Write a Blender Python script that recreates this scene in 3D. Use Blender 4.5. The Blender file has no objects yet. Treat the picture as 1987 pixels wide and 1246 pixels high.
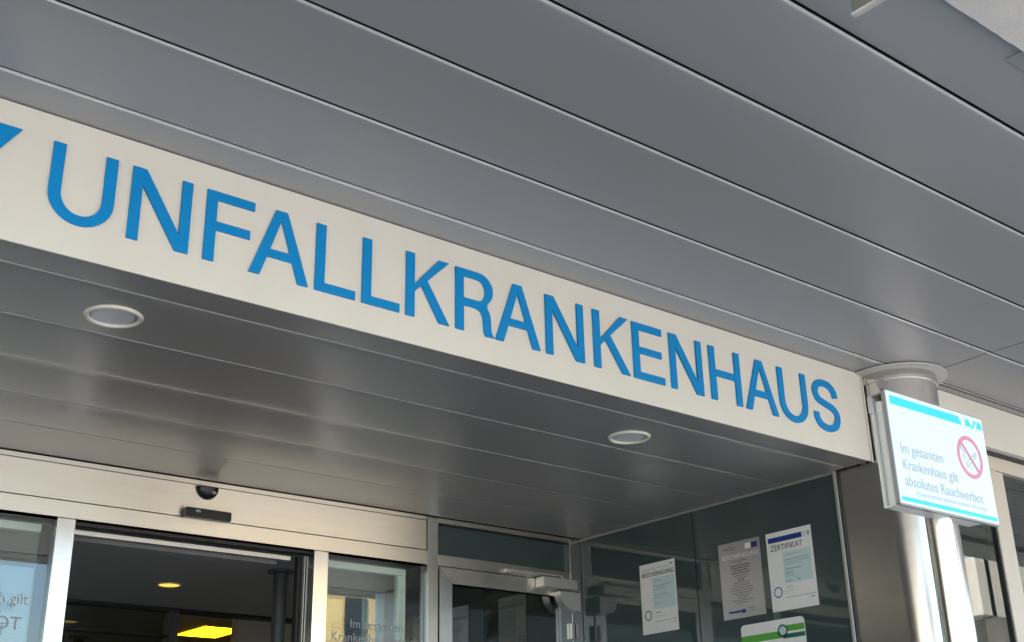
import bpy, bmesh, math, random
from mathutils import Vector, Matrix
random.seed(7)
R_ = math.radians
SC = bpy.context.scene
COL = SC.collection

# ------------------------------------------------------------------ camera
def make_camera():
    yaw, pit, rol = R_(39.13782), R_(22.29176), R_(1.23035)
    f = Vector((math.sin(yaw)*math.cos(pit), math.cos(yaw)*math.cos(pit), math.sin(pit)))
    r = Vector((math.cos(yaw), -math.sin(yaw), 0)); d = f.cross(r)
    r2 = math.cos(rol)*r + math.sin(rol)*d
    d2 = -math.sin(rol)*r + math.cos(rol)*d
    cd = bpy.data.cameras.new('camera')
    cd.sensor_fit = 'HORIZONTAL'; cd.sensor_width = 36.0
    cd.lens = 2366.04/1987*36.0
    cd.clip_start = 0.02; cd.clip_end = 2000
    c = bpy.data.objects.new('camera', cd); COL.objects.link(c)
    m = Matrix(((r2.x, -d2.x, -f.x, 0), (r2.y, -d2.y, -f.y, 0), (r2.z, -d2.z, -f.z, 1.6), (0, 0, 0, 1)))
    c.matrix_world = m
    SC.camera = c
make_camera()

# ------------------------------------------------------------------ sky, sun, exposure
SUN_EL, SUN_AZ = 36.0, -62.0          # azimuth measured from +Y towards +X: low sun behind the building, from the left
w = bpy.data.worlds.new('World'); SC.world = w; w.use_nodes = True
nt = w.node_tree
bg = nt.nodes['Background']
sky = nt.nodes.new('ShaderNodeTexSky'); sky.sky_type = 'NISHITA'; sky.sun_disc = False
sky.sun_elevation = R_(SUN_EL); sky.sun_rotation = R_(SUN_AZ)
sky.air_density = 1.0; sky.dust_density = 2.0; sky.ozone_density = 1.0
nt.links.new(sky.outputs[0], bg.inputs['Color']); bg.inputs['Strength'].default_value = 0.15
sl = bpy.data.lights.new('sun', 'SUN'); sl.energy = 4.5; sl.angle = R_(0.5); sl.color = (1.0, 0.93, 0.82)
so = bpy.data.objects.new('sun', sl); COL.objects.link(so)
sd = Vector((math.sin(R_(SUN_AZ))*math.cos(R_(SUN_EL)), math.cos(R_(SUN_AZ))*math.cos(R_(SUN_EL)), math.sin(R_(SUN_EL))))
so.rotation_euler = sd.to_track_quat('Z', 'Y').to_euler(); so.location = (0, 0, 30)
SC.view_settings.view_transform = 'Standard'; SC.view_settings.look = 'None'
SC.view_settings.gamma = 1.0; SC.view_settings.use_curve_mapping = False
SC.view_settings.exposure = 2.0
SC.render.engine = 'CYCLES'
SC.cycles.max_bounces = 12; SC.cycles.diffuse_bounces = 6; SC.cycles.glossy_bounces = 6
SC.cycles.transparent_max_bounces = 12
SC.cycles.sample_clamp_indirect = 6.0
SC.cycles.use_denoising = True

# ------------------------------------------------------------------ materials
def mat(name, base, rough=0.5, metal=0.0, spec=0.5, var=0.0, vscale=6.0, bump=0.0, bscale=60.0, stretch=(1, 1, 1),
        aniso=0.0, tangent=None, emit=None, estr=0.0, coat=0.0, rvar=0.0, bdist=0.01):
    m = bpy.data.materials.new(name); m.use_nodes = True
    n = m.node_tree; p = n.nodes['Principled BSDF']
    p.inputs['Base Color'].default_value = (*base, 1); p.inputs['Roughness'].default_value = rough
    p.inputs['Metallic'].default_value = metal; p.inputs['Specular IOR Level'].default_value = spec
    p.inputs['Coat Weight'].default_value = coat
    if var > 0 or bump > 0 or rvar > 0:
        tc = n.nodes.new('ShaderNodeTexCoord'); mp = n.nodes.new('ShaderNodeMapping')
        mp.inputs['Scale'].default_value = stretch
        n.links.new(tc.outputs['Object'], mp.inputs['Vector'])
    if var > 0 or rvar > 0:
        nz = n.nodes.new('ShaderNodeTexNoise'); nz.inputs['Scale'].default_value = vscale
        nz.inputs['Detail'].default_value = 6; nz.inputs['Roughness'].default_value = 0.6
        n.links.new(mp.outputs[0], nz.inputs['Vector'])
    if var > 0:
        mr = n.nodes.new('ShaderNodeMapRange')
        mr.inputs[1].default_value = 0.3; mr.inputs[2].default_value = 0.7
        mr.inputs[3].default_value = 1 - var; mr.inputs[4].default_value = 1 + var
        n.links.new(nz.outputs['Fac'], mr.inputs[0])
        mx = n.nodes.new('ShaderNodeVectorMath'); mx.operation = 'SCALE'
        mx.inputs[0].default_value = base
        n.links.new(mr.outputs[0], mx.inputs['Scale']); n.links.new(mx.outputs[0], p.inputs['Base Color'])
    if rvar > 0:
        m2 = n.nodes.new('ShaderNodeMapRange')
        m2.inputs[1].default_value = 0.3; m2.inputs[2].default_value = 0.7
        m2.inputs[3].default_value = max(0.02, rough - rvar); m2.inputs[4].default_value = rough + rvar
        n.links.new(nz.outputs['Fac'], m2.inputs[0]); n.links.new(m2.outputs[0], p.inputs['Roughness'])
    if bump > 0:
        nb = n.nodes.new('ShaderNodeTexNoise'); nb.inputs['Scale'].default_value = bscale
        nb.inputs['Detail'].default_value = 4
        n.links.new(mp.outputs[0], nb.inputs['Vector'])
        b = n.nodes.new('ShaderNodeBump'); b.inputs['Strength'].default_value = bump; b.inputs['Distance'].default_value = bdist
        n.links.new(nb.outputs['Fac'], b.inputs['Height']); n.links.new(b.outputs[0], p.inputs['Normal'])
    if aniso > 0:
        p.inputs['Anisotropic'].default_value = aniso
        cx = n.nodes.new('ShaderNodeCombineXYZ')
        for i in range(3): cx.inputs[i].default_value = tangent[i]
        n.links.new(cx.outputs[0], p.inputs['Tangent'])
    if emit:
        p.inputs['Emission Color'].default_value = (*emit, 1); p.inputs['Emission Strength'].default_value = estr
    return m

def glass_mat(name, tint=(0.93, 0.965, 0.95), ior=2.1, rough=0.0):
    m = bpy.data.materials.new(name); m.use_nodes = True
    n = m.node_tree; n.nodes.remove(n.nodes['Principled BSDF'])
    out = n.nodes['Material Output']
    fr = n.nodes.new('ShaderNodeFresnel'); fr.inputs['IOR'].default_value = ior
    tr = n.nodes.new('ShaderNodeBsdfTransparent'); tr.inputs['Color'].default_value = (*tint, 1)
    gl = n.nodes.new('ShaderNodeBsdfGlossy'); gl.inputs['Roughness'].default_value = rough
    gl.inputs['Color'].default_value = (0.95, 1.0, 0.98, 1)
    mx = n.nodes.new('ShaderNodeMixShader')
    ge = n.nodes.new('ShaderNodeNewGeometry')        # reflect on the outer face only; no false total reflection inside the pane
    iv = n.nodes.new('ShaderNodeMath'); iv.operation = 'SUBTRACT'; iv.inputs[0].default_value = 1.0
    ml = n.nodes.new('ShaderNodeMath'); ml.operation = 'MULTIPLY'
    n.links.new(ge.outputs['Backfacing'], iv.inputs[1]); n.links.new(fr.outputs[0], ml.inputs[0]); n.links.new(iv.outputs[0], ml.inputs[1])
    n.links.new(ml.outputs[0], mx.inputs[0]); n.links.new(tr.outputs[0], mx.inputs[1]); n.links.new(gl.outputs[0], mx.inputs[2])
    n.links.new(mx.outputs[0], out.inputs['Surface'])
    return m

M = {}
M['canopy'] = mat('grey_coated_metal', (0.40, 0.40, 0.405), rough=0.46, metal=0.4, var=0.03, vscale=1.0, stretch=(0.4, 1, 1))
M['soffit'] = mat('dark_grey_coated_metal', (0.43, 0.415, 0.395), rough=0.35, metal=0.55, var=0.02, vscale=1.2, stretch=(0.3, 1, 1))
M['flange'] = mat('grey_flange_paint', (0.52, 0.505, 0.47), rough=0.35)
M['joint'] = mat('pale_lit_lip', (0.93, 0.93, 0.92), rough=0.3, metal=0.3)  # pale tone standing for the light caught on the panel lips
M['dark'] = mat('dark_void', (0.02, 0.02, 0.022), rough=0.8)
M['concrete'] = mat('rough_concrete', (0.70, 0.665, 0.61), rough=0.9, var=0.06, vscale=7, bump=0.15, bscale=80)
M['cream'] = mat('cream_coated_board', (0.71, 0.69, 0.61), rough=0.36, var=0.03, vscale=2.5, bump=0.012, bscale=3, stretch=(2.5, 1, 0.6))
M['blue'] = mat('blue_letter_plastic', (0.0, 0.235, 0.57), rough=0.5, spec=0.25, var=0.03, vscale=9)
M['letter_edge'] = M['blue']
M['steel'] = mat('brushed_steel_crossgrain', (0.92, 0.87, 0.755), rough=0.40, metal=1.0, aniso=0.95, tangent=(0, 0, 1), var=0.04, vscale=9, stretch=(0.15, 1, 6))
M['post'] = mat('brushed_steel_upright', (0.80, 0.79, 0.76), rough=0.20, metal=1.0, var=0.04, vscale=9, stretch=(6, 6, 0.15))
M['shaft'] = mat('brushed_steel_round', (0.72, 0.70, 0.66), rough=0.25, metal=1.0, var=0.04, vscale=7, stretch=(1, 1, 5))
M['alu'] = mat('satin_aluminium', (0.66, 0.65, 0.62), rough=0.4, metal=0.75)
M['paint_alu'] = mat('beige_frame_paint', (0.60, 0.55, 0.46), rough=0.4, var=0.03, vscale=4)
M['greypaint'] = mat('grey_frame_paint', (0.30, 0.29, 0.27), rough=0.4)
M['leafpaint'] = mat('pale_leaf_frame', (0.66, 0.72, 0.67), rough=0.4)
M['darkgrey'] = mat('dark_grey_frame', (0.075, 0.075, 0.078), rough=0.4)
M['rubber'] = mat('black_rubber', (0.015, 0.015, 0.016), rough=0.5)
M['black'] = mat('black_plastic', (0.010, 0.010, 0.014), rough=0.3)
M['glass'] = glass_mat('clear_glass')
M['glass_win'] = glass_mat('window_glass', (0.52, 0.56, 0.54), 2.1)
M['spandrel'] = mat('dark_green_backed_glass', (0.046, 0.070, 0.066), rough=0.03, spec=0.6, coat=0.0)
M['paper'] = mat('white_paper', (0.82, 0.82, 0.78), rough=0.35, var=0.02, vscale=20)
M['silverpaper'] = mat('silver_print', (0.45, 0.45, 0.48), rough=0.28, metal=0.75)
M['ink'] = mat('dark_ink', (0.05, 0.055, 0.075), rough=0.6)
M['inkgrey'] = mat('grey_ink', (0.30, 0.32, 0.34), rough=0.6)
M['navy'] = mat('navy_print', (0.008, 0.04, 0.22), rough=0.5)
M['purple'] = mat('indigo_print', (0.03, 0.02, 0.20), rough=0.5)
M['mint'] = mat('pale_mint_print', (0.55, 0.72, 0.70), rough=0.5)
M['green'] = mat('green_print', (0.10, 0.40, 0.05), rough=0.5)
M['teal'] = mat('teal_print', (0.01, 0.14, 0.10), rough=0.5)
M['whitemetal'] = mat('white_powder_coat', (0.72, 0.71, 0.66), rough=0.4, var=0.03, vscale=12)
M['signface'] = mat('white_sign_sheet', (0.72, 0.82, 0.85), rough=0.3)
M['cyan'] = mat('cyan_print', (0.01, 0.66, 0.76), rough=0.4)
M['signgrey'] = mat('grey_sign_print', (0.42, 0.49, 0.52), rough=0.5)
M['signpale'] = mat('pale_sign_print', (0.60, 0.70, 0.72), rough=0.5)
M['pink'] = mat('faded_red_print', (0.72, 0.24, 0.34), rough=0.5)
M['diffuser'] = mat('frosted_diffuser', (0.68, 0.66, 0.68), rough=0.25)
M['ring'] = mat('ivory_ring', (0.74, 0.72, 0.60), rough=0.3)
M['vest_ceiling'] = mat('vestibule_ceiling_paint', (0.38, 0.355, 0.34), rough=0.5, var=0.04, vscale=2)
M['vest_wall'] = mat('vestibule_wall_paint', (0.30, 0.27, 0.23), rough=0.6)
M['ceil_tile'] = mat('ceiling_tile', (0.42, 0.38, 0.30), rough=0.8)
M['lamp_on'] = mat('lit_lamp', (0.8, 0.7, 0.3), emit=(1.0, 0.70, 0.09), estr=0.3)
M['strip_on'] = mat('lit_strip', (0.8, 0.7, 0.3), emit=(1.0, 0.66, 0.05), estr=0.6)
M['panel_on'] = mat('lit_ceiling_panel', (0.8, 0.7, 0.2), emit=(1.0, 0.62, 0.004), estr=3.0)
M['floor'] = mat('grey_floor_tile', (0.30, 0.28, 0.26), rough=0.35, var=0.08, vscale=3)
M['ground'] = mat('pale_paving', (0.38, 0.37, 0.355), rough=0.85, var=0.12, vscale=0.7, bump=0.2, bscale=30)
M['ochre'] = mat('yellow_render', (0.72, 0.54, 0.27), rough=0.9, var=0.05, vscale=0.6)
M['render'] = mat('cream_render', (0.60, 0.55, 0.46), rough=0.9, var=0.05, vscale=0.8)
M['bwin'] = mat('far_window_glass', (0.03, 0.04, 0.05), rough=0.05)
M['decal'] = mat('grey_film_lettering', (0.33, 0.33, 0.32), rough=0.6)
M['frost'] = mat('frosted_film', (0.40, 0.45, 0.42), rough=0.5)
M['olive'] = mat('olive_grey_metal', (0.16, 0.16, 0.14), rough=0.5, var=0.06, vscale=8)

# ------------------------------------------------------------------ builders
def add_box(bm, x0, x1, y0, y1, z0, z1, bev=0.0):
    b = bmesh.new()
    v = [b.verts.new((x, y, z)) for x in (x0, x1) for y in (y0, y1) for z in (z0, z1)]
    for f in ((0, 1, 3, 2), (4, 6, 7, 5), (0, 4, 5, 1), (2, 3, 7, 6), (0, 2, 6, 4), (1, 5, 7, 3)):
        b.faces.new([v[i] for i in f])
    bmesh.ops.recalc_face_normals(b, faces=b.faces[:])
    if bev > 0:
        bmesh.ops.bevel(b, geom=b.edges[:], offset=bev, segments=2, profile=0.5, affect='EDGES')
    me = bpy.data.meshes.new('tmp'); b.to_mesh(me); b.free(); bm.from_mesh(me); bpy.data.meshes.remove(me)

def add_cyl(bm, c, r, z0, z1, n=48, r2=None, hole=None):
    r2 = r if r2 is None else r2
    rings = []
    spec = [(r, z0), (r2, z1)] if hole is None else [(hole, z0), (r, z0), (r2, z1), (hole, z1)]
    for rad, z in spec:
        rings.append([bm.verts.new((c[0]+rad*math.cos(2*math.pi*i/n), c[1]+rad*math.sin(2*math.pi*i/n), z)) for i in range(n)])
    pairs = [(k, k+1) for k in range(len(rings)-1)]
    if hole is not None: pairs.append((len(rings)-1, 0))
    for a, b in pairs:
        for i in range(n):
            j = (i+1) % n
            bm.faces.new((rings[a][i], rings[a][j], rings[b][j], rings[b][i]))
    if hole is None:
        bm.faces.new(rings[0][::-1]); bm.faces.new(rings[-1])

def lathe(bm, c, prof, n=48):
    """surface of revolution about a vertical axis: prof = [(r, z)...]"""
    rings = []
    for r, z in prof:
        rings.append([bm.verts.new((c[0]+max(r, 1e-5)*math.cos(2*math.pi*i/n), c[1]+max(r, 1e-5)*math.sin(2*math.pi*i/n), z)) for i in range(n)])
    for a in range(len(rings)-1):
        for i in range(n):
            j = (i+1) % n
            bm.faces.new((rings[a][i], rings[a][j], rings[a+1][j], rings[a+1][i]))

def prism(bm, pts, axis, a0, a1):
    """extrude a polygon (2D pts) along an axis: 'x' -> pts are (y,z); 'y' -> (x,z); 'z' -> (x,y)"""
    def P(p, a):
        return {'x': (a, p[0], p[1]), 'y': (p[0], a, p[1]), 'z': (p[0], p[1], a)}[axis]
    A = [bm.verts.new(P(p, a0)) for p in pts]; B = [bm.verts.new(P(p, a1)) for p in pts]
    n = len(pts)
    bm.faces.new(A); bm.faces.new(B[::-1])
    for i in range(n):
        bm.faces.new((A[i], B[i], B[(i+1) % n], A[(i+1) % n]))

def obj(name, bm, m, parent=None, smooth=None):
    bmesh.ops.recalc_face_normals(bm, faces=bm.faces[:])
    me = bpy.data.meshes.new(name); bm.to_mesh(me); bm.free()
    me.materials.append(M[m] if isinstance(m, str) else m)
    if smooth:
        me.polygons.foreach_set('use_smooth', [True]*len(me.polygons))
        me.set_sharp_from_angle(angle=R_(smooth))
    o = bpy.data.objects.new(name, me); COL.objects.link(o)
    if parent: o.parent = parent; o.matrix_parent_inverse = parent.matrix_world.inverted() if False else Matrix.Translation(-parent.location)
    return o

def box(name, dims, m, parent=None, bev=0.0):
    bm = bmesh.new(); add_box(bm, *dims, bev=bev)
    return obj(name, bm, m, parent)

def thing(name, label, cat, loc=(0, 0, 0), group=None):
    o = bpy.data.objects.new(name, None); COL.objects.link(o)
    o.location = loc; o.empty_display_size = 0.2
    o['label'] = label; o['category'] = cat
    if group: o['group'] = group
    return o

def tag(o, label, cat, group=None):
    o['label'] = label; o['category'] = cat
    if group: o['group'] = group
    return o

def structure(o):
    o['kind'] = 'structure'; return o

def curve_mesh(name, loops, depth, m, parent, frame):
    """filled 2D outline(s) extruded to depth; frame = (origin, u, v, n): local x->u, y->v, front towards n"""
    cu = bpy.data.curves.new(name, 'CURVE'); cu.dimensions = '2D'; cu.fill_mode = 'BOTH'; cu.extrude = depth/2
    for lp in loops:
        sp = cu.splines.new('POLY'); sp.points.add(len(lp)-1); sp.use_cyclic_u = True
        for q, p in zip(sp.points, lp): q.co = (p[0], p[1], 0, 1)
    return _from_curve(name, cu, depth, m, parent, frame)

def text_mesh(name, body, size, m, parent, frame, depth=0.0006, width=None, offset=0.0, align='LEFT'):
    cu = bpy.data.curves.new(name, 'FONT'); cu.body = body; cu.size = size; cu.extrude = depth/2; cu.resolution_u = 3
    cu.offset = offset; cu.align_x = align
    return _from_curve(name, cu, depth, m, parent, frame, width)

def _from_curve(name, cu, depth, m, parent, frame, width=None):
    t = bpy.data.objects.new(name, cu); COL.objects.link(t)
    dg = bpy.context.evaluated_depsgraph_get()
    me = bpy.data.meshes.new_from_object(t.evaluated_get(dg))
    bpy.data.objects.remove(t); bpy.data.curves.remove(cu)
    o_, u, v, n = (Vector(q) for q in frame)
    sx = 1.0
    if width:
        xs = [q.co.x for q in me.vertices]; sx = width/(max(xs)-min(xs))
    for q in me.vertices:
        q.co = o_ + u*(q.co.x*sx) + v*q.co.y + n*(q.co.z + depth/2)
    me.materials.clear(); me.materials.append(M[m]); me.name = name
    o = bpy.data.objects.new(name, me); COL.objects.link(o)
    if parent: o.parent = parent; o.matrix_parent_inverse = Matrix.Translation(-parent.location)
    return o

# ================================================================== THE PLACE
ZU, ZL = 3.15, 2.807          # canopy underside, recess soffit
YF, YD = 2.565, 4.196         # name fascia, door plane
XR = 3.794                    # right side wall of the recess
XL = -0.60                    # left side wall of the recess (outside the picture)

structure(box('ground', (-150, 150, -150, 150, -0.5, 0.0), 'ground'))
structure(box('entrance_floor', (XL-0.2, 9.0, 2.2, 14.0, 0.002, 0.012), 'floor'))

# ---- the outer canopy -------------------------------------------------
canopy = thing('entrance_canopy', 'wide grey metal canopy of long ceiling panels over the hospital entrance', 'canopy', (1.5, 1.0, ZU))

def panel(name, x0, x1, y0, y1, z, m, parent, camber=0.002, thick=0.022, r=0.0035, seg=10, tilt=0.0):
    """ceiling pan: slightly bowed downwards, with rolled long edges"""
    prof = []
    W = y1 - y0
    prof.append((y0, z+thick))
    prof.append((y0, z+r))
    for k in range(1, 4):
        a = math.pi + k*math.pi/8
        prof.append((y0+r+r*math.cos(a), z+r+r*math.sin(a)))
    for k in range(seg+1):
        t = k/seg
        y = y0+r+(W-2*r)*t
        prof.append((y, z - camber*(1-(2*t-1)**2) + tilt*(t-0.5)))
    for k in range(1, 4):
        a = 1.5*math.pi + k*math.pi/8
        prof.append((y1-r+r*math.cos(a), z+r+r*math.sin(a)))
    prof.append((y1, z+r)); prof.append((y1, z+thick))
    bm = bmesh.new(); prism(bm, prof, 'x', x0, x1)
    return obj(name, bm, m, parent, smooth=40)

SEAM_U = [0.935, 1.2415, 1.543, 1.843, 2.146, 2.449]
XJ = 3.992
GAP = 0.015
for i in range(len(SEAM_U)-1):
    y0, y1 = SEAM_U[i]+GAP/2, SEAM_U[i+1]-GAP/2
    cam = 0.0016 + 0.0006*random.random()
    tl = random.uniform(-.0006, .0006)
    panel('canopy_panel', -4.5, XJ-0.004, y0, y1, ZU, 'canopy', canopy, cam, tilt=tl)
    panel('canopy_panel', XJ+0.004, 10.0, y0, y1, ZU+random.uniform(-.0006, .0006), 'canopy', canopy, cam, tilt=tl)
    # pale strip paints the lit far lip, dark strip paints the shaded gap
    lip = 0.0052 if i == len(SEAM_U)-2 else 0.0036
    box('lit_lip_strip', (-4.5, 10.0, y1+GAP-0.0055, y1+GAP-0.0003, ZU+0.0006, ZU+lip), 'joint', canopy)
    box('gap_shade_strip', (-4.5, 10.0, y1+GAP-0.0045, y1+GAP-0.0003, ZU+lip+0.0004, ZU+0.024), 'rubber', canopy)
panel('edge_panel', -4.5, XJ-0.2, 2.449+GAP/2+0.003, 2.62, ZU, 'canopy', canopy, 0.0003)
# access flap in the outermost row
bm = bmesh.new(); add_box(bm, 2.312, 2.80, 0.99, 1.083, ZU-0.006, ZU-0.0018, bev=0.001)
obj('access_flap', bm, 'canopy', canopy, smooth=30)
box('backing', (-4.6, 10.1, 1.0, 4.3, ZU+0.03, ZU+0.05), 'dark', canopy)
# concrete downstand along the outer edge and the roof slab above
bm = bmesh.new()
random.seed(3)
pts_n = 700
bot = []
for i in range(pts_n+1):
    x = -4.6 + 14.7*i/pts_n
    bot.append((x, 1.028+random.uniform(-0.0013, 0.0013)))
lower = [bm.verts.new((x, y, 3.125)) for x, y in bot]; upper = [bm.verts.new((x, y+0.002, 3.30)) for x, y in bot]
lo2 = [bm.verts.new((x, 0.76, 3.125)) for x, y in bot]; up2 = [bm.verts.new((x, 0.76, 3.30)) for x, y in bot]
for i in range(pts_n):
    bm.faces.new((lower[i], lower[i+1], upper[i+1], upper[i])); bm.faces.new((lo2[i+1], lo2[i], up2[i], up2[i+1]))
    bm.faces.new((lower[i+1], lower[i], lo2[i], lo2[i+1])); bm.faces.new((upper[i], upper[i+1], up2[i+1], up2[i]))
bm.faces.new((lower[0], upper[0], up2[0], lo2[0])); bm.faces.new((lower[-1], lo2[-1], up2[-1], upper[-1]))
obj('concrete_edge', bm, 'concrete', canopy)
box('roof_slab', (-4.6, 10.1, 0.74, 4.4, 3.32, 3.55), 'concrete', canopy)

# ---- building body (above and around the entrance) ---------------------
body = thing('hospital_building', 'hospital building wall standing above and behind the entrance canopy', 'building', (2, 4.5, 0))
box('upper_wall', (-14, 26, 4.5, 16, 3.56, 8.5), 'render', body)
box('front_wall', (-14, XL-0.16, 4.2, 4.5, 0, 3.3), 'render', body)
box('back_wall', (XL-0.3, 10, 13.6, 13.9, 0, 3.55), 'vest_wall', body)

# ---- name fascia --------------------------------------------------------
fas = thing('name_fascia', 'cream name board with raised blue capitals reading UNFALLKRANKENHAUS above the entrance', 'sign board', (1.6, YF, ZL))
box('board', (XL, 3.786, YF, YF+0.006, ZL-0.003, ZU-0.003), 'cream', fas, bev=0.001)
box('end_trim', (3.7915, 3.8025, YF+0.001, YF+0.005, ZL-0.003, ZU-0.006), 'cream', fas)
box('end_cap', (3.7875, 3.7925, YF+0.0065, YF+0.03, ZL+0.026, ZU-0.003), 'cream', fas)

T_ = 0.148
def arc(cx, cy, rx, ry, a0, a1, n=14):
    return [(cx+rx*math.cos(R_(a0+(a1-a0)*k/n)), cy+ry*math.sin(R_(a0+(a1-a0)*k/n))) for k in range(n+1)]
def catmull(P, n=6):
    out = []
    Q = [P[0]]+P+[P[-1]]
    for i in range(1, len(Q)-2):
        p0, p1, p2, p3 = Q[i-1], Q[i], Q[i+1], Q[i+2]
        for k in range(n):
            t = k/n
            out.append(tuple(0.5*((2*p1[c]) + (-p0[c]+p2[c])*t + (2*p0[c]-5*p1[c]+4*p2[c]-p3[c])*t*t + (-p0[c]+3*p1[c]-3*p2[c]+p3[c])*t**3) for c in (0, 1)))
    out.append(P[-1]); return out
def glyph(ch, w):
    t = T_
    if ch == 'U':
        ro = w/2; ri = w/2-t
        out = [(0, 1), (0, .36)] + arc(ro, .36, ro, .38, 180, 360)[1:] + [(w, 1), (w-t, 1), (w-t, .37)] + arc(ro, .37, ri, .265, 360, 180)[1:] + [(t, 1)]
        return [out]
    if ch == 'N':
        return [[(0, 0), (0, 1), (.175, 1), (w-t*.95, .235), (w-t*.95, 1), (w, 1), (w, 0), (w-.175, 0), (t*.95, .765), (t*.95, 0)]]
    if ch == 'F':
        return [[(0, 0), (0, 1), (w, 1), (w, 1-.125), (t, 1-.125), (t, .57), (w*.93, .57), (w*.93, .445), (t, .445), (t, 0)]]
    if ch == 'A':
        c = w/2; k = .085
        return [[(0, 0), (c-k, 1), (c+k, 1), (w, 0), (w-.155, 0), (w-.252, .285), (.252, .285), (.155, 0)],
                [(.292, .405), (w-.292, .405), (c, .86)]]
    if ch == 'L':
        return [[(0, 0), (0, 1), (t, 1), (t, .128), (w, .128), (w, 0)]]
    if ch == 'K':
        return [[(0, 0), (0, 1), (t, 1), (t, .51), (w-.185, 1), (w-.005, 1), (.37, .615), (w, 0), (w-.18, 0), (.268, .515), (t, .395), (t, 0)]]
    if ch == 'R':
        o = [(0, 0), (0, 1), (.42, 1)] + arc(.42, .735, w-.42-.01, .265, 90, -52, 14)[1:]
        o += [(.585, .455), (.64, .36), (.655, .26), (.66, .12), (.675, .05), (.72, 0), (.55, 0), (.525, .06), (.515, .18), (.50, .30), (.46, .375), (.38, .405), (t, .405), (t, 0)]
        h = [(t, .878), (.41, .878)] + arc(.41, .705, w-.41-.01-t, .173, 90, -90, 12)[1:] + [(t, .532)]
        return [o, h]
    if ch == 'E':
        return [[(0, 0), (0, 1), (w*.97, 1), (w*.97, .875), (t, .875), (t, .575), (w*.93, .575), (w*.93, .455), (t, .455), (t, .125), (w, .125), (w, 0)]]
    if ch == 'H':
        return [[(0, 0), (0, 1), (t, 1), (t, .577), (w-t, .577), (w-t, 1), (w, 1), (w, 0), (w-t, 0), (w-t, .452), (t, .452), (t, 0)]]
    if ch == 'S':
        k = w/.70
        C = [(.625, .70), (.600, .81), (.50, .915), (.35, .948), (.19, .915), (.095, .80), (.095, .69), (.165, .59), (.34, .53), (.52, .475), (.62, .38), (.632, .25), (.56, .12), (.43, .055), (.29, .05), (.15, .105), (.075, .215), (.065, .325)]
        C = catmull([(x*k, y) for x, y in C], 5)
        L, Rr = [], []
        for i, p in enumerate(C):
            a = C[max(0, i-1)]; b = C[min(len(C)-1, i+1)]
            dx, dy = b[0]-a[0], b[1]-a[1]; d = math.hypot(dx, dy) or 1
            hw = (.132 + .02*abs(dy)/d)/2
            L.append((p[0]-dy/d*hw, p[1]+dx/d*hw)); Rr.append((p[0]+dy/d*hw, p[1]-dx/d*hw))
        return [L+Rr[::-1]]
LET = [('U', .730, .884), ('N', .921, 1.075), ('F', 1.114, 1.245), ('A', 1.238, 1.407), ('L', 1.4265, 1.549), ('L', 1.570, 1.690),
       ('K', 1.711, 1.857), ('R', 1.880, 2.016), ('A', 2.022, 2.191), ('N', 2.214, 2.367), ('K', 2.407, 2.560), ('E', 2.576, 2.713),
       ('N', 2.743, 2.895), ('H', 2.932, 3.085), ('A', 3.103, 3.272), ('U', 3.285, 3.440), ('S', 3.473, 3.621)]
for ch, xa, xb in LET:
    base = 2.8865 - 0.0028*(xa-.73); cap = 0.1925 - 0.0008*(xa-.73)
    loops = [[(x*cap, y*cap) for x, y in lp] for lp in glyph(ch, (xb-xa)/cap)]
    curve_mesh('letter', loops, 0.005, 'blue', fas, ((xa, YF-0.0005, base), (1, 0, 0), (0, 0, 1), (0, -1, 0)))
curve_mesh('emblem', [[(.657, 3.082), (.395, 3.082), (.526, 2.886)]], 0.005, 'blue', fas, ((0, YF-0.0005, 0), (1, 0, 0), (0, 0, 1), (0, -1, 0)))

# ---- recess soffit --------------------------------------------------------
sof = thing('recess_soffit', 'dark grey metal soffit of long panels directly above the entrance doors', 'ceiling', (1.6, 3.3, ZL))
SEAM_L = [YF+0.005, 2.685, 2.989, 3.287, 3.589, 3.877, 4.186]
for i in range(len(SEAM_L)-1):
    y0, y1 = SEAM_L[i]+0.002, SEAM_L[i+1]-0.002
    panel('soffit_panel', XL, XR-0.006, y0, y1, ZL, 'soffit', sof, 0.0004 if i == 0 else 0.0022+0.0006*random.random(), r=0.003, tilt=0.0 if i == 0 else random.uniform(-.001, .0005))
box('backing', (XL-0.05, XR+0.02, YF+0.04, 4.42, ZL+0.024, ZL+0.05), 'dark', sof)

# ---- recessed downlights -----------------------------------------------------
def downlight(x, y, z, label):
    t = thing('downlight', label, 'light', (x, y, z), 'round downlights in the recess soffit')
    bm = bmesh.new()
    lathe(bm, (x, y), [(0.060, z+0.004), (0.060, z-0.004), (0.063, z-0.008), (0.069, z-0.008), (0.0735, z-0.002), (0.0735, z+0.006)])
    obj('trim_ring', bm, 'ring', t, smooth=50)
    bm = bmesh.new(); lathe(bm, (x, y), [(0.0001, z-0.003), (0.03, z-0.0028), (0.0598, z-0.0015), (0.0599, z+0.004)])
    obj('diffuser', bm, 'diffuser', t, smooth=50)
    return t
downlight(1.015, 2.847, ZL-0.0005, 'unlit round downlight in the soffit below the letters N and F, left one')
downlight(2.832, 2.860, ZL-0.0005, 'unlit round downlight in the soffit near the right end, below the letter E')

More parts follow.
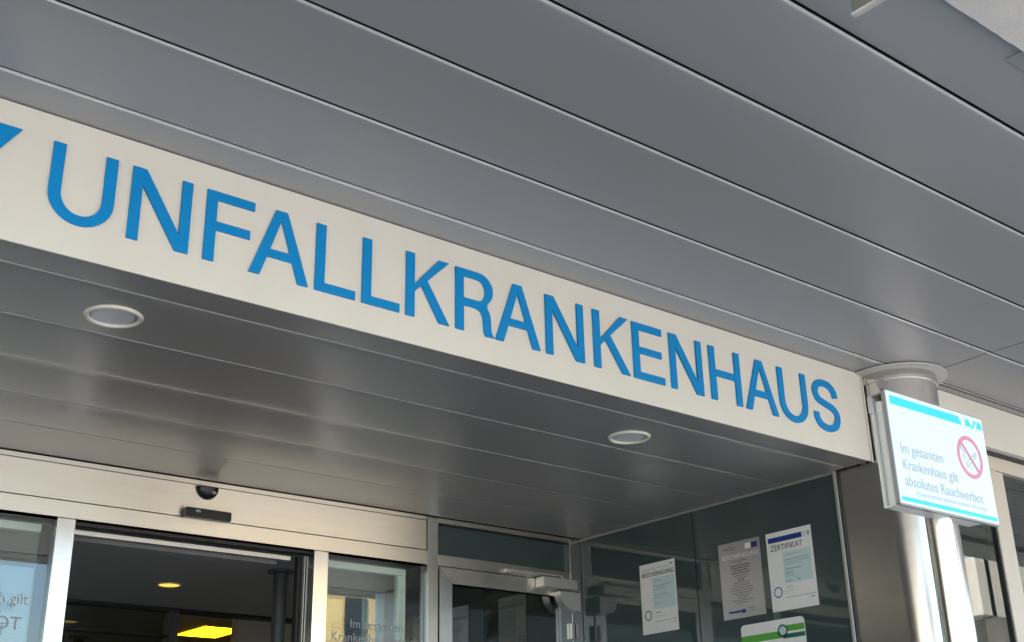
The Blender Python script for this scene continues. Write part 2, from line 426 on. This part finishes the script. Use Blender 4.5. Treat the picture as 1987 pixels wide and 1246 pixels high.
# ---- stainless door front --------------------------------------------------
dr = thing('sliding_door', 'brushed steel automatic sliding door standing open under the name board', 'door', (1.9, YD, 0))
H0, H1 = 2.600, 2.806
box('head_trim', (XL+0.02, 2.928, YD, YD+0.03, 2.7885, 2.8045), 'steel', dr)
box('head_cover', (XL+0.02, 2.922, YD-0.004, YD+0.03, 2.6605, 2.785), 'steel', dr, bev=0.001)
box('head_rail', (XL+0.02, 2.929, YD-0.002, YD+0.05, H0, 2.658), 'steel', dr, bev=0.0012)
box('head_core', (XL+0.02, 2.927, YD+0.0305, YD+0.14, H0+0.004, 2.803), 'rubber', dr)
for x0, x1 in ((1.381, 1.445), (2.391, 2.455), (0.845, 0.900)):
    box('post', (x0, x1, YD-0.0005, YD+0.06, 0.012, H0-0.0015), 'post', dr, bev=0.0015)
# running gear under the head
box('door_track', (1.446, 2.335, YD+0.085, YD+0.12, 2.566, 2.584), 'alu', dr, bev=0.002)
box('brush_seal', (1.446, 2.39, YD+0.03, YD+0.045, 2.590, 2.5985), 'rubber', dr)
box('door_track', (1.446, 2.335, YD+0.20, YD+0.29, 2.570, 2.60), 'greypaint', dr, bev=0.002)
# open leaves parked behind the side lights
def leaf(xa, xb, lead):
    y0, y1 = YD+0.085, YD+0.115
    f = box('leaf', (xa+(0.0765 if lead == 'l' else 0.0405), xb-0.0405, y0+0.010, y0+0.018, 0.10, 2.557), 'glass', dr)
    def b(nm, d, m): 
        return box(nm, d, m, f, bev=0.0015)
    b('leaf_rail', (xa+(.077 if lead == 'l' else 0), xb-(.042 if lead == 'r' else 0), y0, y1, 2.559, 2.587), 'leafpaint')
    b('leaf_rail', (xa, xb, y0, y1, 0.02, 0.098), 'alu')
    for s, (p, q) in (('l', (xa, xa+(0.075 if lead == 'l' else 0.039))), ('r', (xb-0.039, xb))):
        m = 'rubber' if s == lead else 'leafpaint'
        b('leaf_stile', (p, q, y0+0.001, y1-0.001, 0.099, 2.5585 if s != lead else 2.587), m)
    return f
leaf(2.368, 2.880, 'l')
leaf(0.93, 1.40, 'r')
box('edge_seal', (2.384, 2.3875, YD+0.062, YD+0.08, 0.02, 2.585), 'alu', dr)
# fixed side lights
box('side_light', (2.456, 2.9285, YD+0.024, YD+0.032, 0.05, H0-0.003), 'glass', dr)
box('side_light', (0.9005, 1.3805, YD+0.024, YD+0.032, 0.05, H0-0.003), 'glass', dr)
box('side_light', (XL+0.02, 0.8445, YD+0.024, YD+0.032, 0.05, H0-0.003), 'glass', dr)
# film lettering on the side lights
def film(t, x, z, sz, align='LEFT'):
    text_mesh('film_lettering', t, sz, 'decal', dr, ((x, YD+0.0235, z), (1, 0, 0), (0, 0, 1), (0, -1, 0)), depth=0.0004, align=align)
film('Im gesamten', 2.575, 2.318, 0.050)
film('Krankenhausbereich', 2.492, 2.264, 0.050)
film('gilt RAUCHVERBOT', 2.492, 2.210, 0.050)
film('Krankenhausbereich gilt', 1.325, 2.300, 0.050, 'RIGHT')
film('RAUCHVERBOT', 1.312, 2.215, 0.062, 'RIGHT')

# sensors on the head
t = thing('motion_sensor', 'small black dome motion sensor on the steel door head', 'sensor', (1.919, YD, 2.765))
bm = bmesh.new()
n = 20
rows = []
for a in range(9):
    th = a/8*math.pi/2
    row = []
    for k in range(n+1):
        ph = math.pi*k/n
        # half-disc outline hanging down, bulging forward
        rr = 0.046*math.cos(th)
        row.append(bm.verts.new((1.919+rr*math.cos(ph), YD-0.0045-0.030*math.sin(th), 2.779-rr*1.0*math.sin(ph))))
    rows.append(row)
for a in range(8):
    for k in range(n):
        bm.faces.new((rows[a][k], rows[a][k+1], rows[a+1][k+1], rows[a+1][k]))
bmesh.ops.remove_doubles(bm, verts=bm.verts[:], dist=1e-5)
be = [e for e in bm.edges if e.is_boundary]
bmesh.ops.holes_fill(bm, edges=be)
obj('dome', bm, 'black', t, smooth=50)
box('lens', (1.927, 1.942, YD-0.038, YD-0.030, 2.752, 2.760), 'inkgrey', t)
t = thing('presence_sensor', 'flat black bar sensor on the door head below the dome', 'sensor', (1.92, YD, 2.674))
box('housing', (1.829, 2.011, YD-0.040, YD-0.0045, 2.655, 2.691), 'black', t, bev=0.006)
box('badge', (1.866, 1.884, YD-0.0408, YD-0.0395, 2.674, 2.683), 'inkgrey', t)

# ---- hinged side door with fanlight ---------------------------------------------
sd_ = thing('side_door', 'steel framed glass side door with a narrow fanlight beside the sliding door', 'door', (3.35, YD, 0))
box('post', (2.9305, 2.9845, YD-0.001, YD+0.06, 0.012, 2.8045), 'post', sd_, bev=0.0012)
box('post', (3.728, 3.792, YD-0.001, YD+0.06, 0.012, 2.8045), 'post', sd_, bev=0.0012)
box('head_trim', (2.985, 3.7275, YD, YD+0.05, 2.784, 2.8045), 'steel', sd_)
box('transom', (2.985, 3.7275, YD, YD+0.05, 2.602, 2.648), 'steel', sd_, bev=0.001)
fl = box('fanlight', (2.985, 3.7275, YD+0.020, YD+0.028, 2.6485, 2.7835), 'spandrel', sd_)
box('glazing_bead', (2.9855, 3.727, YD+0.010, YD+0.019, 2.7775, 2.7835), 'rubber', sd_)
lf = box('leaf', (3.050, 3.6555, YD+0.012, YD+0.020, 0.14, 2.531), 'glass_win', sd_)
# mitred leaf frame
def mitre_frame(x0, x1, z0, z1, wd, y0, y1, parent):
    for nm, m, pts in (('leaf_rail', 'steel', [(x0, z1), (x1, z1), (x1-wd, z1-wd), (x0+wd, z1-wd)]),
                       ('leaf_rail', 'steel', [(x0, z0), (x0+wd, z0+wd), (x1-wd, z0+wd), (x1, z0)]),
                       ('leaf_stile', 'post', [(x0, z0+0.001), (x0, z1-0.001), (x0+wd-0.0006, z1-wd-0.0006), (x0+wd-0.0006, z0+wd)]),
                       ('leaf_stile', 'post', [(x1, z0+0.001), (x1-wd+0.0006, z0+wd), (x1-wd+0.0006, z1-wd-0.0006), (x1, z1-0.001)])):
        bm = bmesh.new(); prism(bm, pts, 'y', y0, y1); obj(nm, bm, m, parent)
mitre_frame(2.9885, 3.7225, 0.02, 2.597, 0.066, YD-0.006, YD+0.04, lf)
for z0 in (2.347, 1.2, 0.25):
    h = box('hinge', (3.703, 3.745, YD-0.022, YD-0.0065, z0, z0+0.070), 'alu', sd_, bev=0.003)
    box('hinge_pin', (3.7215, 3.7265, YD-0.0245, YD-0.0222, z0+0.002, z0+0.068), 'rubber', h)
box('door_handle', (3.008, 3.030, YD-0.06, YD-0.04, 0.85, 1.25), 'post', sd_, bev=0.006)
cl = box('door_closer', (3.512, 3.715, YD-0.062, YD-0.0065, 2.556, 2.602), 'alu', sd_, bev=0.003)
box('closer_rail', (3.335, 3.655, YD-0.022, YD-0.0005, 2.6085, 2.6235), 'alu', cl, bev=0.002)
box('closer_arm', (3.355, 3.652, YD-0.040, YD-0.026, 2.612, 2.6195), 'alu', cl, bev=0.002)
bm = bmesh.new(); add_cyl(bm, (3.645, YD-0.035), 0.008, 2.6025, 2.611, 16); obj('spindle', bm, 'alu', cl, smooth=40)
# rounded finger guard / cable hood at the hinge side
bm = bmesh.new()
prism(bm, [(3.618, 2.546), (3.735, 2.546), (3.735, 2.466), (3.700, 2.466)] + [(3.618+0.082*(1-math.cos(R_(a))), 2.546-0.08*math.sin(R_(a))) for a in range(80, 0, -10)], 'y', YD-0.052, YD-0.0065)
obj('hinge_hood', bm, 'alu', sd_, smooth=30)

# ---- right side wall of the recess --------------------------------------------
sw = thing('glass_side_wall', 'dark green glass side wall with pale metal edge carrying the certificates', 'wall', (XR, 3.4, 0))
box('wall_panel', (XR, XR+0.02, 3.487, 4.1945, 0.012, 2.7955), 'spandrel', sw)
box('wall_panel', (XR, XR+0.02, 2.746, 3.481, 0.012, 2.7955), 'spandrel', sw)
box('top_trim', (XR-0.005, XR+0.022, 2.746, 4.194, 2.7965, 2.8055), 'greypaint', sw)
box('edge_trim', (XR-0.007, XR+0.02, 2.733, 2.7455, 0.012, 2.8055), 'alu', sw, bev=0.001)
box('trim_joint', (XR-0.001, XR+0.02, 2.7275, 2.7328, 0.012, 2.8055), 'rubber', sw)
box('steel_return', (XR+0.0092, XR+0.02, 2.524, 2.727, 0.012, 2.806), 'shaft', sw)
box('backing', (XR+0.025, XR+0.12, 2.70, 4.42, 0.012, 3.14), 'dark', sw)
box('joint_void', (XR+0.006, XR+0.02, 3.4812, 3.4868, 0.012, 2.7955), 'dark', sw)

# ---- round column -------------------------------------------------------------
CX, CY = 3.951, 2.524
cm = thing('round_column', 'round brushed steel column at the right end of the name board', 'column', (CX, CY, 0))
bm = bmesh.new(); add_cyl(bm, (CX, CY), 0.148, 0.012, 3.105, 96); obj('shaft', bm, 'shaft', cm, smooth=40)
bm = bmesh.new(); lathe(bm, (CX, CY), [(0.1482, 3.104), (0.153, 3.1045), (0.1535, 3.112), (0.1535, 3.128), (0.152, 3.130), (0.152, 3.146)], 96)
obj('collar', bm, 'shaft', cm, smooth=40)
bm = bmesh.new(); lathe(bm, (CX, CY), [(0.151, 3.1405), (0.194, 3.1405), (0.195, 3.1415), (0.195, 3.1465)], 96)
obj('ceiling_flange', bm, 'flange', cm, smooth=30)

# ---- right-hand window front ---------------------------------------------------
wf = thing('window_front', 'beige framed window front under a cream fascia to the right of the column', 'window', (6, 2.5, 0))
YB = 2.46
box('top_trim', (4.06, 10.0, YB-0.004, YB+0.05, 3.1275, 3.1465), 'greypaint', wf)
box('fascia', (4.05, 10.0, YB, YB+0.05, 2.945, 3.126), 'cream', wf, bev=0.001)
box('drip_gap', (4.05, 10.0, YB+0.03, YB+0.05, 2.932, 2.9445), 'rubber', wf)
box('head_frame', (4.05, 10.0, YB+0.045, YB+0.10, 2.874, 2.9315), 'paint_alu', wf, bev=0.001)
for k in range(5):
    xm = 4.49 + k*1.10
    box('mullion', (xm, xm+0.058, YB+0.046, YB+0.10, 0.012, 2.8735), 'paint_alu', wf, bev=0.0015)
    if k < 4:
        s_ = box('window', (xm+0.112, xm+1.048, YB+0.062, YB+0.070, 0.5, 2.868), 'glass_win', wf)
        box('sash_frame', (xm+0.0595, xm+0.111, YB+0.049, YB+0.095, 0.45, 2.872), 'paint_alu', s_, bev=0.0015)
        box('sash_frame', (xm+1.049, xm+1.0985, YB+0.049, YB+0.095, 0.45, 2.872), 'paint_alu', s_, bev=0.0015)
box('window', (4.06, 4.4895, YB+0.062, YB+0.070, 0.012, 2.8735), 'glass_win', wf)
box('gasket', (4.4805, 4.4897, YB+0.052, YB+0.061, 0.012, 2.873), 'rubber', wf)
box('sill_wall', (4.06, 10.0, YB+0.05, YB+0.2, 0.012, 0.45), 'render', wf)
# room behind the window front
rm = thing('side_room', 'dim beige room seen through the right hand windows', 'room', (6, 5, 0))
box('room_ceiling', (XR+0.13, 10, 2.62, 8, 2.95, 3.0), 'ceil_tile', rm)
box('room_wall', (XR+0.13, 10, 7.9, 8.0, 0.012, 2.949), 'vest_wall', rm)
box('blind_rail', (4.1, 10, 2.60, 2.64, 2.80, 2.86), 'greypaint', rm)

# ---- left wall of the recess -------------------------------------------------------
lw = thing('left_side_wall', 'dark green glass side wall closing the left end of the recess', 'wall', (XL, 3.4, 0))
box('wall_panel', (XL-0.02, XL, 2.57, 4.195, 0.012, 3.14), 'spandrel', lw)
box('backing', (XL-0.15, XL-0.021, 2.57, 4.195, 0.012, 3.14), 'dark', lw)

# ---- certificates ---------------------------------------------------------------
NX = Vector((-1, 0, 0))
def sheet(name, label, yl, yr, zb, zt, m, rounded=0.0, depth=0.0012):
    """paper on the side wall; u runs from the inner edge towards the street"""
    t = thing(name, label, 'notice', (XR, (yl+yr)/2, (zb+zt)/2))
    W, H = yl-yr, zt-zb
    fr = lambda u, v, d=0.0: ((XR-0.0008-d, yl-u, zb+v), (0, -1, 0), (0, 0, 1), (-1, 0, 0))
    if rounded:
        r = rounded
        lp = arc(W-r, H-r, r, r, 0, 90, 6)+arc(r, H-r, r, r, 90, 180, 6)+arc(r, r, r, r, 180, 270, 6)+arc(W-r, r, r, r, 270, 360, 6)
    else:
        lp = [(0, 0), (W, 0), (W, H), (0, H)]
    curve_mesh('sheet', [lp], depth, m, t, fr(0, 0))
    def bar(nm, u0, u1, v0, v1, mm, d=0.0):
        return curve_mesh(nm, [[(u0, v0), (u1, v0), (u1, v1), (u0, v1)]], 0.0003, mm, t, fr(0, 0, depth+0.0002+d))
    def txt(nm, s, size, u, v, mm, width=None):
        return text_mesh(nm, s, size, mm, t, fr(u, v, depth+0.0007), 0.0003, width)
    def rows(nm, lines, mm, d=0.0006):
        bm = bmesh.new()
        for u0, u1, v, h in lines:
            y0, y1 = yl-u0, yl-u1
            xx = XR-0.0008-depth-d
            q = [bm.verts.new(p) for p in ((xx, y0, zb+v), (xx, y1, zb+v), (xx, y1, zb+v+h), (xx, y0, zb+v+h))]
            bm.faces.new(q)
        o = obj(nm, bm, mm, t); o['kind'] = 'stuff'; return o
    def seal(u, v, ro, ri, mm):
        return curve_mesh('seal', [arc(u, v, ro, ro, 0, 360, 28)[:-1], arc(u, v, ri, ri, 0, 360, 28)[:-1]], 0.0003, mm, t, fr(0, 0, depth+0.0002))
    return t, W, H, bar, txt, rows, seal

# 1 BESCHEINIGUNG
t, W, H, bar, txt, rows, seal = sheet('certificate', 'white certificate headed BESCHEINIGUNG alone on the inner dark glass panel', 3.8138, 3.6013, 2.3245, 2.621, 'paper')
bar('tint_field', .075, .205, .10, .232, 'mint')
txt('heading', 'BESCHEINIGUNG', .028, .012, .240, 'ink', .190)
rows('print', [(.012, .10, .268, .0025), (.105, .175, .272, .002), (.18, .20, .276, .008), (.08, .13, .218, .002), (.08, .185, .196, .0025), (.08, .165, .188, .002), (.08, .15, .180, .002), (.08, .16, .156, .003), (.08, .195, .146, .0015), (.08, .11, .122, .003), (.075, .205, .046, .0022), (.18, .20, .034, .003), (.085, .115, .082, .004), (.08, .14, .068, .001)], 'inkgrey')
seal(.038, .078, .021, .0165, 'ink')
# 2 silver BESCHEINIGUNG
t, W, H, bar, txt, rows, seal = sheet('certificate', 'silver grey certificate beside the one headed ZERTIFIKAT', 3.3517, 3.1325, 2.326, 2.629, 'silverpaper')
txt('heading', 'BESCHEINIGUNG', .025, .016, .236, 'paper', .190)
bar('white_badge', .142, .172, .266, .288, 'paper'); bar('blue_badge', .174, .206, .266, .288, 'purple')
ln = [(.02, .10, .280, .002), (.03, .09, .273, .002)]
v = .224
for k, (a, wd) in enumerate([(.0, .08), (.0, .02), (.0, .10), (.0, .105), (.0, .08), (.0, .10), (.0, .075), (.0, .06), (.0, .035), (.0, .08), (.0, .09), (.0, .115), (.0, .12), (.0, .10), (.0, .07), (.0, .05), (.0, .11), (.0, .06)]):
    ln.append((.108-wd/2, .108+wd/2, v, .0035 if k in (2, 3, 4, 5, 8) else .0022)); v -= .0098
rows('print', ln, 'ink')
rows('badge_print', [(.03, .10, .022, .008), (.10, .118, .018, .014)], 'purple'); rows('signature', [(.135, .165, .030, .008), (.13, .2, .020, .0015)], 'inkgrey')
# 3 ZERTIFIKAT
t, W, H, bar, txt, rows, seal = sheet('certificate', 'white certificate headed ZERTIFIKAT with a dark blue band across its top', 3.0997, 2.878, 2.325, 2.629, 'paper')
bar('blue_band', .010, .176, .264, .284, 'navy'); bar('blue_band', .205, .211, .267, .284, 'navy'); bar('logo', .180, .200, .266, .283, 'mint')
bar('tint_field', .075, .210, .10, .222, 'mint')
txt('heading', 'ZERTIFIKAT', .0325, .018, .231, 'ink', .158)
rows('print', [(.08, .15, .208, .002), (.08, .195, .188, .003), (.08, .205, .179, .002), (.08, .17, .171, .002), (.08, .16, .152, .0035), (.08, .12, .140, .003), (.08, .118, .134, .002), (.08, .125, .126, .002), (.08, .11, .106, .003), (.135, .15, .107, .005), (.08, .11, .086, .002), (.08, .12, .078, .001), (.08, .14, .070, .001), (.07, .215, .046, .0022), (.19, .21, .034, .004)], 'inkgrey')
seal(.036, .072, .021, .0165, 'navy')
# 4 green banded notice
t, W, H, bar, txt, rows, seal = sheet('notice', 'white notice with rounded corners and a green band below the certificates', 3.267, 2.955, 1.86, 2.2955, 'paper', rounded=.018, depth=0.003)
bar('green_band', .0, .20, .365, .392, 'green'); bar('green_band', .225, .312, .365+.022, .392+.018, 'green'); bar('teal_band', .205, .312, .362, .3785, 'teal')
seal(.207, .392, .024, .017, 'teal'); curve_mesh('emblem', [arc(.207, .392, .016, .016, 0, 360, 24)[:-1]], .0003, 'mint', t, ((XR-0.0008-0.0034, 3.267, 1.86), (0, -1, 0), (0, 0, 1), (-1, 0, 0)))
rows('print', [(.13, .27, .322, .006), (.05, .25, .28, .004), (.05, .26, .26, .004)], 'ink')

# ---- no smoking sign on its pole ------------------------------------------------
YS = 1.62
def at(px, y):  # points measured on the plane of the sign are scaled from Y = 2.1
    return px*y/2.1
SX0, SX1 = 3.226*YS/2.1, 3.773*YS/2.1
SZ0, SZ1 = 1.6+(2.4765-1.6)*YS/2.1, 1.6+(2.840-1.6)*YS/2.1
ns = thing('no_smoking_sign', 'white no smoking sign with cyan bands on a steel pole in front of the column', 'sign', (3.62, YS+0.05, 0))
PXC = (3.39+3.497)/2*(YS+0.02)/2.1
bm = bmesh.new(); add_cyl(bm, (PXC+0.018, YS+0.044), 0.0325, 0.0, SZ1-0.02, 40); obj('pole', bm, 'shaft', ns, smooth=40)
box('front_panel', (SX0, SX1, YS, YS+0.008, SZ0, SZ1), 'signface', ns, bev=0.001)
box('panel_rim', (SX0-0.003, SX0-0.0003, YS+0.0015, YS+0.012, SZ0-0.002, SZ1+0.002), 'greypaint', ns)
box('panel_rim', (SX0-0.003, SX1+0.002, YS+0.0015, YS+0.012, SZ0-0.004, SZ0-0.0003), 'greypaint', ns)
box('panel_rim', (SX0-0.003, SX1+0.002, YS+0.0015, YS+0.012, SZ1+0.0003, SZ1+0.003), 'greypaint', ns)
# tray behind
TX1 = SX1-0.062
box('back_tray', (SX0+0.001, TX1, YS+0.046, YS+0.049, SZ0-0.004, SZ1-0.002), 'whitemetal', ns)
box('tray_flange', (SX0+0.001, TX1, YS+0.013, YS+0.0458, SZ0-0.004, SZ0-0.0005), 'whitemetal', ns)
box('tray_flange', (SX0+0.001, TX1, YS+0.013, YS+0.0458, SZ1-0.006, SZ1-0.002), 'greypaint', ns)
bm = bmesh.new(); add_cyl(bm, (SX0+0.020, YS+0.029), 0.0155, SZ0+0.0003, SZ1-0.022, 24); obj('tray_tube', bm, 'whitemetal', ns, smooth=40)
box('tray_bracket', (SX0-0.005, SX0+0.0008, YS+0.040, YS+0.052, SZ1-0.05, SZ1-0.008), 'flange', ns, bev=0.001)
SW, SH = SX1-SX0, SZ1-SZ0
def sfr(u, v, d=0.0003): return ((SX0+u*SW, YS-d, SZ0+v*SH), (1, 0, 0), (0, 0, 1), (0, -1, 0))
def sq(name, pts, m):
    return curve_mesh(name, [[(u*SW, v*SH) for u, v in pts]], 0.0005, m, ns, sfr(0, 0))
sq('cyan_band', [(.03, .885), (.765, .885), (.735, .962), (.03, .962)], 'cyan')
sq('cyan_band', [(.015, .025), (.985, .025), (.985, .06), (.015, .06)], 'cyan')
for pts in ([(.80, .89), (.875, .89), (.842, .962), (.815, .962)], [(.868, .875), (.885, .875), (.928, .962), (.905, .962)], [(.92, .89), (.99, .89), (.975, .955), (.945, .962)]):
    sq('emblem', pts, 'cyan')
def stext(s, u, v, size, width):
    text_mesh('lettering', s, size*YS/2.2, 'signgrey' if size > .03 else 'signpale', ns, sfr(u, v), 0.0005, width*SW)
stext('Im gesamten', .065, .455, .052, .42)
stext('Krankenhaus gilt', .065, .31, .052, .555)
stext('absolutes Rauchverbot', .065, .165, .052, .80)
stext('(Ausgenommen gekennzeichnete Bereiche)', .155, .098, .024, .73)
# prohibition ring
RC = (.795, .585); ro, ri = .135*SW, .108*SW
curve_mesh('prohibition_ring', [[(x, y) for x, y in arc(RC[0]*SW, RC[1]*SH, ro, ro, 0, 360, 48)[:-1]], [(x, y) for x, y in arc(RC[0]*SW, RC[1]*SH, ri, ri, 0, 360, 48)[:-1]]], .0005, 'pink', ns, sfr(0, 0))
def rotbar(name, cu, cv, L, wd, ang, m, d):
    ca, sa = math.cos(R_(ang)), math.sin(R_(ang))
    p = [(-L/2, -wd/2), (L/2, -wd/2), (L/2, wd/2), (-L/2, wd/2)]
    return curve_mesh(name, [[(cu+x*ca-y*sa, cv+x*sa+y*ca) for x, y in p]], .0005, m, ns, sfr(0, 0, d))
cu, cv = RC[0]*SW, RC[1]*SH; K_ = YS/2.2
for dd in (-.0065, .0065):
    ca = R_(35)
    rotbar('cigarette', cu+(.006*K_)-math.sin(ca)*dd*K_, cv-(.008*K_)+math.cos(ca)*dd*K_, .082*K_, .0028, 35, 'signgrey', .0003)
rotbar('cigarette', cu+K_*(.006-.041*math.cos(R_(35))), cv+K_*(-.008-.041*math.sin(R_(35))), .016*K_, .0028, 125, 'signgrey', .0004)
rotbar('cigarette', cu+K_*(.006+.041*math.cos(R_(35))), cv+K_*(-.008+.041*math.sin(R_(35))), .016*K_, .0028, 125, 'signgrey', .0004)
rotbar('cigarette', cu+K_*(.006+.026*math.cos(R_(35))), cv+K_*(-.008+.026*math.sin(R_(35))), .014*K_, .0028, 125, 'signgrey', .0004)
sm = catmull([(cu+K_*a, cv+K_*b) for a, b in ((-.032, -.014), (-.042, .002), (-.030, .012), (-.045, .022), (-.052, .038))], 5)
up = [(x-.0018, y) for x, y in sm]; dn = [(x+.0018, y) for x, y in sm]
curve_mesh('smoke', [up+dn[::-1]], .0005, 'signgrey', ns, sfr(0, 0, .0003))
rotbar('prohibition_bar', cu, cv, 2*ri+.003, .008, -48, 'pink', .0009)

# ---- dark sign box hanging at the canopy's edge (top of the picture) -----------------
hb = thing('hanging_plate', 'olive grey plate with pale lower edge hanging at the outer edge of the canopy', 'plate', (1.75, 0.9, 3.0))
HZ = 2.92
hx, hy = 1.2325*(HZ-1.6), 0.7693*(HZ-1.6)
box('housing', (hx, hx+0.009, hy-0.32, hy, HZ+0.006, 3.11), 'olive', hb, bev=0.002)
box('lower_frame', (hx-0.002, hx+0.011, hy-0.32, hy+0.002, HZ, HZ+0.0055), 'flange', hb, bev=0.001)
box('hanger', (hx+0.001, hx+0.008, hy-0.14, hy-0.05, 3.11, 3.126), 'olive', hb)

# ---- vestibule and hall behind the doors ------------------------------------------------
ve = thing('vestibule', 'dim grey vestibule with an inner glass partition behind the open sliding door', 'room', (2, 5.3, 0))
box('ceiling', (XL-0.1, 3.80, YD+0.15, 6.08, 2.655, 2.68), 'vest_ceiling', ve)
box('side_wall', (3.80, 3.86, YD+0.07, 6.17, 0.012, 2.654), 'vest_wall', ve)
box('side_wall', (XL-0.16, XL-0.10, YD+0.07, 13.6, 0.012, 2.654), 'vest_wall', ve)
box('partition_head', (XL-0.1, 3.80, 6.085, 6.17, 2.640, 2.72), 'rubber', ve)
box('partition_rail', (XL-0.1, 2.638, 6.086, 6.16, 2.510, 2.520), 'rubber', ve)
for x0 in (0.2, 1.2, 2.639, 3.70):
    box('partition_post', (x0, x0+0.05, 6.09, 6.165, 0.012, 2.6395), 'darkgrey', ve)
box('partition_glass', (XL-0.09, 0.199, 6.12, 6.128, 0.012, 2.639), 'glass_win', ve)
box('partition_glass', (0.251, 1.199, 6.12, 6.128, 0.012, 2.639), 'glass_win', ve)
box('partition_glass', (1.251, 2.638, 6.12, 6.128, 0.012, 2.639), 'glass_win', ve)
bm = bmesh.new(); add_cyl(bm, (2.625, 4.90), 0.030, 0.012, 2.644, 24); obj('slim_post', bm, 'darkgrey', ve, smooth=40)
bm = bmesh.new(); add_cyl(bm, (2.625, 4.90), 0.058, 2.6445, 2.6548, 28); obj('post_cap', bm, 'darkgrey', ve, smooth=40)
hall = thing('entrance_hall', 'warmly lit hall ceiling with pale tiles seen through the inner opening', 'room', (3, 9, 0))
HC = 2.95
for ix in range(11):
    for iy in range(11):
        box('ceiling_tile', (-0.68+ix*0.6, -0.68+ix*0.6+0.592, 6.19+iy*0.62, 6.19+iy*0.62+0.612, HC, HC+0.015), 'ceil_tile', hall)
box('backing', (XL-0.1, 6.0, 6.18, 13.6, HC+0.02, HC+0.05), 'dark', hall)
lp = thing('ceiling_lamp', 'small round yellow lit lamp in the vestibule ceiling', 'light', (2.352, 5.47, 2.655))
bm = bmesh.new(); lathe(bm, (2.352, 5.47), [(0.0001, 2.651), (0.045, 2.651), (0.048, 2.652), (0.048, 2.657)], 32); obj('lit_disc', bm, 'lamp_on', lp, smooth=40)
bm = bmesh.new(); lathe(bm, (2.352, 5.47), [(0.0485, 2.657), (0.0485, 2.650), (0.056, 2.650), (0.057, 2.657)], 32); obj('rim', bm, 'paint_alu', lp, smooth=40)
box('hall_wall', (6.0, 6.06, 8.05, 13.6, 0.012, HC+0.05), 'vest_wall', hall)
k = (HC-1.6)/1.15
pl = thing('light_panel', 'square yellow lit ceiling panel in the hall behind the vestibule', 'light', (3.4*k, 7.35*k, HC))
box('lit_face', (3.34*k, 3.60*k, 7.13*k, 7.57*k, HC-0.006, HC-0.001), 'panel_on', pl)
box('frame', (3.33*k, 3.61*k, 7.12*k, 7.13*k-0.0005, HC-0.008, HC-0.0005), 'paint_alu', pl)

ls = thing('wall_lamp', 'narrow upright yellow lit strip in the hall beside the dark sliding door edge', 'light', (4.665, 8.5, 2.75))
box('lit_strip', (4.648, 4.672, 8.49, 8.499, 2.45, 2.935), 'strip_on', ls)
box('back_plate', (4.63, 4.69, 8.50, 8.53, 2.40, 2.949), 'darkgrey', ls)

# ---- opposite side of the forecourt (seen only mirrored in steel and glass) ---------------
ob = thing('opposite_building', 'sunlit yellow building across the forecourt mirrored in the entrance glass', 'building', (35, -34, 0))
box('wall', (22.8, 29.6, -44, -34, 0, 11), 'ochre', ob)
box('low_wing', (29.62, 70, -44, -34.5, 0, 4.6), 'render', ob)
box('plinth', (22.7, 29.6, -34.0, -33.9, 0.0, 1.2), 'render', ob)
box('cornice', (22.7, 29.7, -44.2, -33.7, 11.0, 11.4), 'render', ob)
for ix in range(3):
    for iz in range(3):
        x = 23.4+ix*2.1; z = 1.9+iz*3.1
        wv = box('window', (x+0.15, x+1.15, -33.99, -33.93, z, z+1.9), 'bwin', ob)
        box('frame', (x+0.05, x+1.25, -33.998, -33.95, z-0.12, z-0.001), 'render', wv)
ob2 = thing('white_building', 'pale rendered building further left across the forecourt', 'building', (-30, -40, 0))
box('wall', (-70, 2, -52, -42, 0, 5.0), 'render', ob2)
for ix in range(16):
    for iz in range(1):
        x = -68+ix*4.2; z = 1.4+iz*3.2
        box('window', (x, x+1.8, -41.99, -41.93, z, z+1.7), 'bwin', ob2)

# unseen canopy right of the forecourt, added to be mirrored in the window front
fc = thing('added_canopy', 'added pale concrete canopy on round posts, unseen, mirrored in the right hand windows', 'canopy', (17, -4, 0))
box('slab', (11, 26, -8.0, -1.4, 3.45, 3.62), 'concrete', fc, bev=0.01)
box('edge_beam', (10.9, 26.1, -1.395, -1.25, 3.30, 3.85), 'concrete', fc, bev=0.01)
box('edge_beam', (10.75, 10.995, -8.0, -1.25, 3.30, 3.85), 'concrete', fc, bev=0.01)
for x in (11.6, 15.6, 19.6, 23.6):
    for y in (-1.9, -7.4):
        bm = bmesh.new(); add_cyl(bm, (x, y), 0.14, 0.0, 3.448, 24); obj('post', bm, 'whitemetal', fc, smooth=40)
